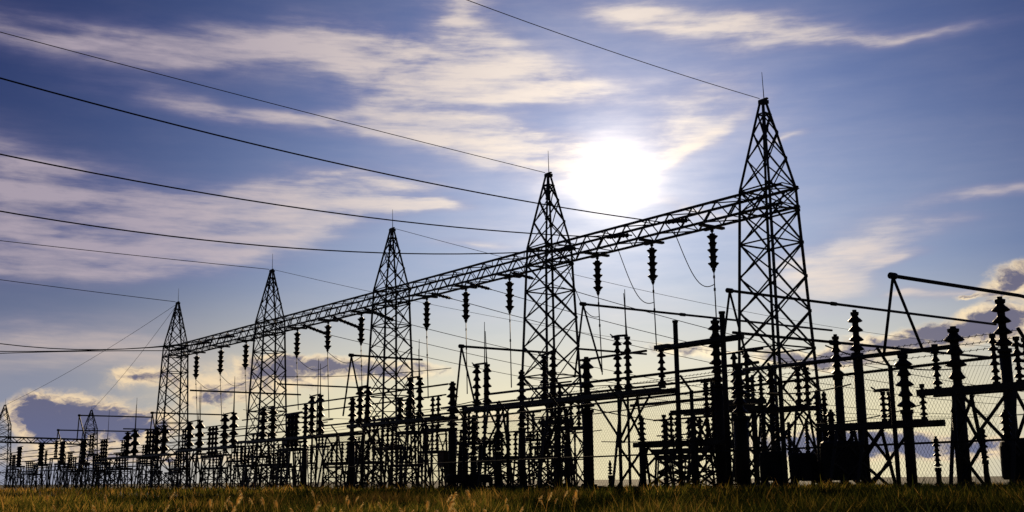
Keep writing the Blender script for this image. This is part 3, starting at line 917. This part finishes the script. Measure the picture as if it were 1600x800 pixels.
# ------------------------------------------------------------------ breakers and transformer tanks
def breaker(px0, px1, ytop, D, bush, label, depth=1.0, taper=1.0):
    mid = (px0 + px1) / 2
    sc, zt, mpp = F(mid, ytop, D)
    w = (px1 - px0) * mpp
    root = empty('circuit_breaker', sc, D, 0, label, 'breaker', 'squat dark tank breakers')
    root.rotation_euler.z = -math.atan2(root.location.x, root.location.y)
    MB().box((0, 0, 0.08), (w + 0.06, depth + 0.2, 0.2)).build('plinth', CONC, root)
    for x in (-1, 1):
        for y in (-1, 1):
            MB().box((x * w * 0.32, y * depth * 0.32, 0.28), (0.1, 0.1, 0.24)).build('foot_bracket', STEEL, root)
    zb_ = 0.39
    m = MB()
    n = 16
    # rounded-rectangle tank
    rings = []
    for z, k in ((zb_, 0.94), (zb_ + 0.05, 1.0), (zt - 0.12, taper), (zt - 0.04, taper * 0.97), (zt, taper * 0.86)):
        ring = []
        for q in range(28):
            a = 2 * math.pi * q / 28
            ca, sa = math.cos(a), math.sin(a)
            ring.append((math.copysign(abs(ca) ** 0.45, ca) * w / 2 * k, math.copysign(abs(sa) ** 0.45, sa) * depth / 2 * k, z))
        rings.append(ring)
    m.ring_join(rings, True, False)
    m.build('tank', TANK, root)
    MB().box((w * 0.1, -depth / 2 - 0.10, zt * 0.55), (w * 0.36, 0.18, zt * 0.4)).build('control_box', TANK, root)
    for q in range(5):
        MB().box((w / 2 - 0.04, (q - 2) * depth * 0.16, zt * 0.55), (0.14, 0.03, zt * 0.5)).build('cooling_fin', TANK, root)
    for (px, yt, lean, rpx) in bush:
        zb2, mp = F(px, yt, D)[1], mpp
        x = (px - mid) * mpp
        b0 = Vector((x * 0.75 if lean else x, 0, zt - 0.05)); b1 = Vector((x, -0.15 * lean, zb2))
        o = MB().sheds(b0 + (b1 - b0) * 0.12, b0 + (b1 - b0) * 0.93, rpx * mp / 2, rpx * mp / 2 * 1.1, 0.5, 12).build('bushing', PORC, root)
        MB().tube([b0, b0 + (b1 - b0) * 0.12], rpx * mp / 2 * 0.8, 10).tube([b0 + (b1 - b0) * 0.93, b1], 0.04, 8).build('terminal', STEEL, o)


breaker(1187, 1226, 706, 23, [(1196, 640, 0, 11), (1216, 645, 0, 10)], 'first squat tank breaker left of the tallest tower right leg, two upright bushings')
breaker(1234, 1274, 708, 23, [(1236, 660, 0, 9), (1262, 655, 0, 9)], 'funnel-shaped tank breaker below the tallest gantry tower', 0.9, 1.06)
breaker(1283, 1346, 690, 23.5, [(1302, 640, 0, 16), (1330, 660, 0, 9)], 'widest tank breaker at the foot of the slim insulator post', 1.2)
breaker(1568, 1640, 688, 22, [(1580, 640, 0, 18), (1620, 640, 0, 18)], 'large dark tank cut by the right edge of the picture', 1.4)
breaker(697, 768, 741, 23, [(752, 690, 1, 9), (720, 700, 0, 9)], 'low long tank base under the trio of insulator posts', 0.9)

# control cabinet on a post
s, zt, mpp = F(694, 706, 24)
root = empty('control_cabinet', s, 24, 0, 'brown control cabinet on thin legs beside the trio of insulator posts', 'cabinet')
zb_ = F(694, 730, 24)[1]
MB().box((0, 0, (zt + zb_) / 2), (15 * mpp, 0.3, zt - zb_)).build('cabinet_box', BOX, root)
MB().box((0, 0, zt + 0.02), (17 * mpp, 0.36, 0.035)).build('rain_hood', STEEL, root)
for x in (-1, 1):
    MB().bar((x * 0.14, 0, 0), (x * 0.14, 0, zb_ - 0.002), 0.05).build('leg', STEEL, root)


# ------------------------------------------------------------------ repeated isolator stands farther back
def make_stand(nm, zt, n_ins, hi, r, cat_label):
    root = empty(nm, 0, 60)
    w = 0.55 * (n_ins - 1) + 0.3
    for x in (-w / 2, w / 2):
        for y in (-0.35, 0.35):
            MB().angle((x, y * 1.4, 0), (x, y, zt - 0.16), 0.09).build('leg', STEEL, root)
    MB().box((0, 0, zt - 0.08), (w + 0.5, 0.8, 0.15)).build('beam', STEEL, root)
    m = MB()
    for y in (-0.38, 0.38):
        for k in range(2):
            za, zc = 0.15 + k * (zt - 0.4) / 2, 0.15 + (k + 1) * (zt - 0.4) / 2
            m.angle((-w / 2, y, za), (w / 2, y, zc), 0.06); m.angle((w / 2, y + 0.03, za), (-w / 2, y + 0.03, zc), 0.06)
            m.angle((-w / 2, y, zc), (w / 2, y, zc), 0.06)
    m.build('lattice_bracing', STEEL, root)
    for k in range(n_ins):
        x = (k - (n_ins - 1) / 2) * 0.55
        MB().sheds((x, 0, zt + 0.003), (x, 0, zt + hi), r, r * 1.45, 0.36, 8).build('insulator', PORC, root)
    MB().tube([(-w / 2 - 0.5, 0, zt + hi + 0.03), (w / 2 + 0.6, 0, zt + hi + 0.03)], 0.035, 6).build('contact_bar', PIPE, root)
    return root


protos = {'a': make_stand('isolator_stand', 2.1, 3, 1.35, 0.15, ''), 'b': make_stand('isolator_stand', 2.9, 2, 1.5, 0.16, ''), 'c': make_stand('isolator_stand', 1.5, 4, 1.0, 0.13, ''), 'd': make_stand('isolator_stand', 2.2, 3, 1.75, 0.21, '')}
used = set()
STANDS = []
for D, lst in ((24.6, [(28, 'd'), (62, 'd'), (95, 'd'), (128, 'd'), (160, 'd'), (232, 'd'), (330, 'd'), (45, 'c'), (112, 'c'), (150, 'c'), (188, 'c'), (280, 'c'), (385, 'c'), (455, 'd')]),
               (27.5, [(20, 'a'), (55, 'c'), (85, 'b'), (108, 'a'), (140, 'b'), (165, 'c'), (225, 'a'), (285, 'b'), (335, 'c'), (400, 'a'), (455, 'b'), (530, 'c'), (605, 'a'), (680, 'b'), (835, 'c'), (570, 'c'), (640, 'b'), (745, 'a'), (790, 'c'), (870, 'b'), (430, 'c'), (1070, 'c'), (1165, 'b')]),
               (33.0, [(15, 'b'), (70, 'b'), (125, 'a'), (190, 'b'), (240, 'c'), (310, 'b'), (370, 'a'), (440, 'c'), (500, 'b'), (580, 'b'), (630, 'c'), (675, 'a'), (770, 'c'), (860, 'a'), (900, 'b')]),
               (39.0, [(30, 'c'), (100, 'b'), (150, 'a'), (215, 'a'), (270, 'c'), (350, 'b'), (420, 'b'), (480, 'a'), (555, 'a'), (615, 'b'), (720, 'a'), (830, 'b'), (1130, 'a'), (1060, 'c')])):
    for px, k in lst:
        STANDS.append((D, px, k))
ROWN = {24.6: 'front', 27.5: 'nearer', 33.0: 'second', 39.0: 'rear'}
LOOK = {'a': 'three-insulator', 'b': 'tall two-insulator', 'c': 'low four-insulator', 'd': 'big three-insulator'}
cnt = {}
for D, px, k in sorted(STANDS):
    s = F(px, 740, D)[0]
    if k not in used:
        o = protos[k]; used.add(k)
    else:
        o = copy_tree(protos[k])
    o.location = wp(s, D, 0)
    o.rotation_euler = (0, 0, ROT + R(rnd.uniform(-4, 4)))
    sc = rnd.uniform(0.94, 1.06); o.scale = (sc, sc, sc)
    cnt[(D, k)] = cnt.get((D, k), 0) + 1
    tag(o, 'dark %s stand, %s of these from the left in the %s row' % (LOOK[k], ORD[cnt[(D, k)] - 1], ROWN[D]), 'isolator stand', 'isolator stands along the yard')

# spikes that stand above the yard
for k, (px, yt, D, w) in enumerate([(976, 452, 24, 3), (171, 640, 30, 3), (213, 632, 30, 3), (367, 588, 30, 3), (313, 602, 30, 3), (757, 503, 26, 3), (655, 530, 26, 3), (498, 560, 26, 3)]):
    s, zt, mpp = F(px, yt, D)
    root = empty('lightning_mast', s, D, 0, ['slender mast above the long switch table right of the second-tallest tower', 'slender mast right of the little far tower', 'slender mast left of the smallest gantry tower',
                 'slender mast midway between the smallest and fourth towers', 'slender mast at the smallest gantry tower right leg', 'slender mast left of the second-tallest tower above the first insulator pair',
                 'slender mast at the middle gantry tower right leg', 'slender mast left of the middle gantry tower'][k], 'mast', 'slender lightning masts')
    MB().box((0, 0, 0.1), (0.3, 0.3, 0.26)).build('footing', CONC, root)
    MB().tube([(0, 0, 0.2), (0, 0, zt * 0.7)], 0.045, 6, 0.035).build('shaft', STEEL, root)
    MB().tube([(0, 0, zt * 0.7), (0, 0, zt)], 0.026, 6, 0.012).build('spike', STEEL, root)

# ------------------------------------------------------------------ chain-link fence
FH = 2.42


def fence(p, q, first, label):
    """posts every 3 m from p (right end) to q; local x points from q to p"""
    d = Vector((p[0] - q[0], p[1] - q[1], 0)); L = d.length
    root = bpy.data.objects.new('chain_link_fence', None); COL.objects.link(root)
    root.location = (p[0], p[1], 0); root.rotation_euler = (0, 0, math.atan2(d.y, d.x))
    tag(root, label, 'fence', None)
    posts = []
    x = -first
    while x > -L + 1.0:
        posts.append(x); x -= 3.0
    posts.append(-L + 0.06)
    for x in posts:
        o = MB().tube([(x, 0, -0.05), (x, 0, FH + 0.05)], 0.045, 8).build('post', GALV, root)
        MB().tube([(x, 0, FH + 0.03), (x, -0.30, FH + 0.38)], 0.03, 6).build('barb_arm', GALV, o)
    a, b = posts[0], posts[-1]
    for z, r in ((FH, 0.027), (1.05, 0.02), (0.08, 0.018)):
        MB().tube([(a, 0.05, z), (b, 0.05, z)], r, 6).build('rail', GALV, root)
    for k in range(3):
        y, z = -0.10 - 0.09 * k, FH + 0.14 + 0.105 * k
        m = MB().tube([(a, y, z), (b, y, z)], 0.006, 4)
        t = a
        while t > b:
            m.bar((t, y - 0.02, z - 0.025), (t + 0.01, y + 0.02, z + 0.025), 0.008); t -= 0.14
        m.build('barbed_wire', GALV, root)
    P_, w_ = 0.075, 0.0026
    zlo, zhi = 0.05, FH + 0.03
    vv, ff = [], []
    dx = (zhi - zlo) * 0.62
    x = a
    while x - dx > b:
        for (xa, xb, y) in ((x, x - dx, -0.046), (x - dx, x, -0.053)):
            n = len(vv)
            vv += [(xa - w_, y, zlo), (xa + w_, y, zlo), (xa, y - w_ * 1.6, zlo), (xb - w_, y, zhi), (xb + w_, y, zhi), (xb, y - w_ * 1.6, zhi)]
            ff += [(n, n + 1, n + 4, n + 3), (n + 1, n + 2, n + 5, n + 4), (n + 2, n, n + 3, n + 5)]
        x -= P_
    m = MB(); m.v, m.f, m.s = vv, ff, [False] * len(ff)
    m.build('chain_link_mesh', GALV, root)


FC = (8.2 - 0.543 * 31.5, 50.0)
fence((8.2 + 0.543 * 1.43, 17.07), FC, 1.18, 'tall chain-link fence with bent arms running in from the right edge')

# ------------------------------------------------------------------ grass
def leaf_mat(name, ramp, trans=0.5):
    m = bpy.data.materials.new(name); m.use_nodes = True
    t = m.node_tree; n = t.nodes; n.clear()
    out = n.new('ShaderNodeOutputMaterial')
    at = n.new('ShaderNodeAttribute'); at.attribute_name = 'tone'
    cr = n.new('ShaderNodeValToRGB')
    for i, (p, c) in enumerate(ramp):
        e = cr.color_ramp.elements[i] if i < 2 else cr.color_ramp.elements.new(p)
        e.position = p; e.color = (*c, 1)
    t.links.new(at.outputs['Fac'], cr.inputs[0])
    d = n.new('ShaderNodeBsdfDiffuse'); tr = n.new('ShaderNodeBsdfTranslucent'); mx = n.new('ShaderNodeMixShader')
    mx.inputs[0].default_value = trans
    t.links.new(cr.outputs[0], d.inputs[0]); t.links.new(cr.outputs[0], tr.inputs[0])
    t.links.new(d.outputs[0], mx.inputs[1]); t.links.new(tr.outputs[0], mx.inputs[2]); t.links.new(mx.outputs[0], out.inputs[0])
    return m


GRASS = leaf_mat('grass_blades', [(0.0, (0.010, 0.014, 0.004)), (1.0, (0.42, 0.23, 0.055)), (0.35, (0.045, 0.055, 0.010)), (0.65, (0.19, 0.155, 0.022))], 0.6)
rg = np.random.default_rng(5)


def scatter(n, y0, y1, spread=0.52, power=1.0):
    y = y0 + (y1 - y0) * rg.random(n) ** power
    x = (rg.random(n) * 2 - 1) * y * spread
    return x, y


def pn(x, y, f, seed):
    return np.array([noise.noise(Vector((a * f, b * f, seed))) for a, b in zip(x, y)])


parts = [scatter(60000, 3.6, 13.0), scatter(62000, 10.0, 26.0), scatter(30000, 22.0, 62.0, 0.6)]
X = np.concatenate([p[0] for p in parts]); Y = np.concatenate([p[1] for p in parts])
N = len(X)
pt = pn(X, Y, 0.22, 1.7); pt2 = pn(X, Y, 1.1, 5.2)
hgt = (0.17 + 0.13 * rg.random(N) + 0.07 * pt + 0.10 * pt2)
inside = (X * EN.x + Y * EN.y) > 19.0
hgt = hgt * np.where(rg.random(N) < 0.04, 1.45, 1.0)
hgt = np.where(inside, hgt * 0.75, hgt)
wid = (0.0028 + 0.0035 * rg.random(N)) * np.clip(Y / 9, 0.9, 3.4)
az = rg.random(N) * 2 * np.pi
lean = hgt * (0.15 + 0.55 * rg.random(N) ** 1.5)
bx, by = np.cos(az) * lean, np.sin(az) * lean
fz = rg.random(N) * 2 * np.pi
wx, wy = np.cos(fz) * wid, np.sin(fz) * wid
Z = np.array([gz(a, b) for a, b in zip(X, Y)])
dry_vs_shade = np.clip(0.22 - X / Y * 0.75 + 0.75 * pt + 0.65 * pt2 - 0.35 * rg.random(N) + 0.85 * rg.random(N) ** 3, 0, 1)  # dry gold at left; equipment shade at right and in patches painted into blade tone
vs = np.zeros((N, 5, 3), np.float32)
for i, (fr, ww) in enumerate(((0, 1), (0, -1), (0.55, 0.8), (0.55, -0.8), (1.0, 0))):
    q = fr ** 1.8
    vs[:, i, 0] = X + bx * q + wx * ww
    vs[:, i, 1] = Y + by * q + wy * ww
    vs[:, i, 2] = Z - 0.02 + hgt * fr * (1 - 0.12 * fr)
me = bpy.data.meshes.new('grass')
me.vertices.add(N * 5); me.vertices.foreach_set('co', vs.ravel())
loops = (np.arange(N)[:, None] * 5 + np.array([0, 1, 3, 2, 2, 3, 4])[None, :]).ravel().astype(np.int32)
me.loops.add(N * 7); me.loops.foreach_set('vertex_index', loops)
st = (np.arange(N)[:, None] * 7 + np.array([0, 4])[None, :]).ravel().astype(np.int32)
me.polygons.add(N * 2); me.polygons.foreach_set('loop_start', st)
me.update(calc_edges=True)
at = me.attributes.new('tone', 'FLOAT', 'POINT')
at.data.foreach_set('value', np.repeat(dry_vs_shade, 5).astype(np.float32))
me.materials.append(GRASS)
go = bpy.data.objects.new('grass', me); COL.objects.link(go)
tag(go, 'rough unmown grass, golden at the left and dark green with painted shade at the right, in front of the fence', 'grass', kind='stuff')

# foxtail seed heads
SEED = leaf_mat('seed_head', [(0.0, (0.80, 0.60, 0.28)), (1.0, (0.85, 0.68, 0.36))], 0.7)


def make_fox():
    root = bpy.data.objects.new('foxtail_grass', None); COL.objects.link(root)
    c = [(0, 0, -0.03), (0.01, 0, 0.2), (0.03, 0, 0.34), (0.045, 0, 0.40)]
    MB().tube(c, 0.0013, 4).build('stem', SEED, root)
    m = MB()
    sp_ = [Vector((0.045 + 0.5 * a, 0, 0.40 + 0.75 * b)) for a, b in ((0, 0), (0.006, 0.018), (0.016, 0.038), (0.030, 0.055), (0.046, 0.062), (0.060, 0.060))]
    rr = [0.004, 0.008, 0.0095, 0.009, 0.007, 0.003]
    rings = []
    for p, r in zip(sp_, rr):
        rings.append([(p.x + r * 0.4 * math.cos(a), p.y + r * math.sin(a), p.z + r * math.cos(a)) for a in [2 * math.pi * k / 8 for k in range(8)]])
    m.ring_join(rings, True, True)
    q = random.Random(3)
    for _ in range(170):
        k = q.random() * 4.6; i = int(k); p = sp_[i].lerp(sp_[min(i + 1, 5)], k - i); r = rr[i]
        a = q.random() * 6.283
        o = Vector((0.25, math.sin(a), math.cos(a))).normalized()
        t = p + o * (r + 0.008 + 0.006 * q.random()) + Vector((0.01, 0, 0))
        b0 = p + o * r * 0.8
        sd = Vector((o.y, -o.x, 0.3)).normalized() * 0.0009
        b = len(m.v); m.v += [tuple(b0 - sd), tuple(b0 + sd), tuple(t)]; m.f.append((b, b + 1, b + 2)); m.s.append(False)
    m.build('seed_head', SEED, root)
    return root


for me_ in bpy.data.meshes:
    pass
fox = make_fox()
fr = random.Random(21)
for k in range(95):
    o = fox if k == 0 else copy_tree(fox)
    y = fr.uniform(5.5, 11.5)
    u = fr.uniform(-0.47, 0.05) if fr.random() < 0.9 else fr.uniform(0.0, 0.47)
    x = u * y
    o.location = (x, y, gz(x, y) - fr.uniform(0.0, 0.11))
    o.rotation_euler = (fr.uniform(-0.15, 0.15), fr.uniform(-0.1, 0.2), fr.uniform(0, 6.28))
    s_ = fr.uniform(0.68, 0.98); o.scale = (s_, s_, s_)
    tag(o, 'golden nodding foxtail seed head on a thin stem in the sunlit grass', 'wild grass', 'foxtail seed heads in the grass')
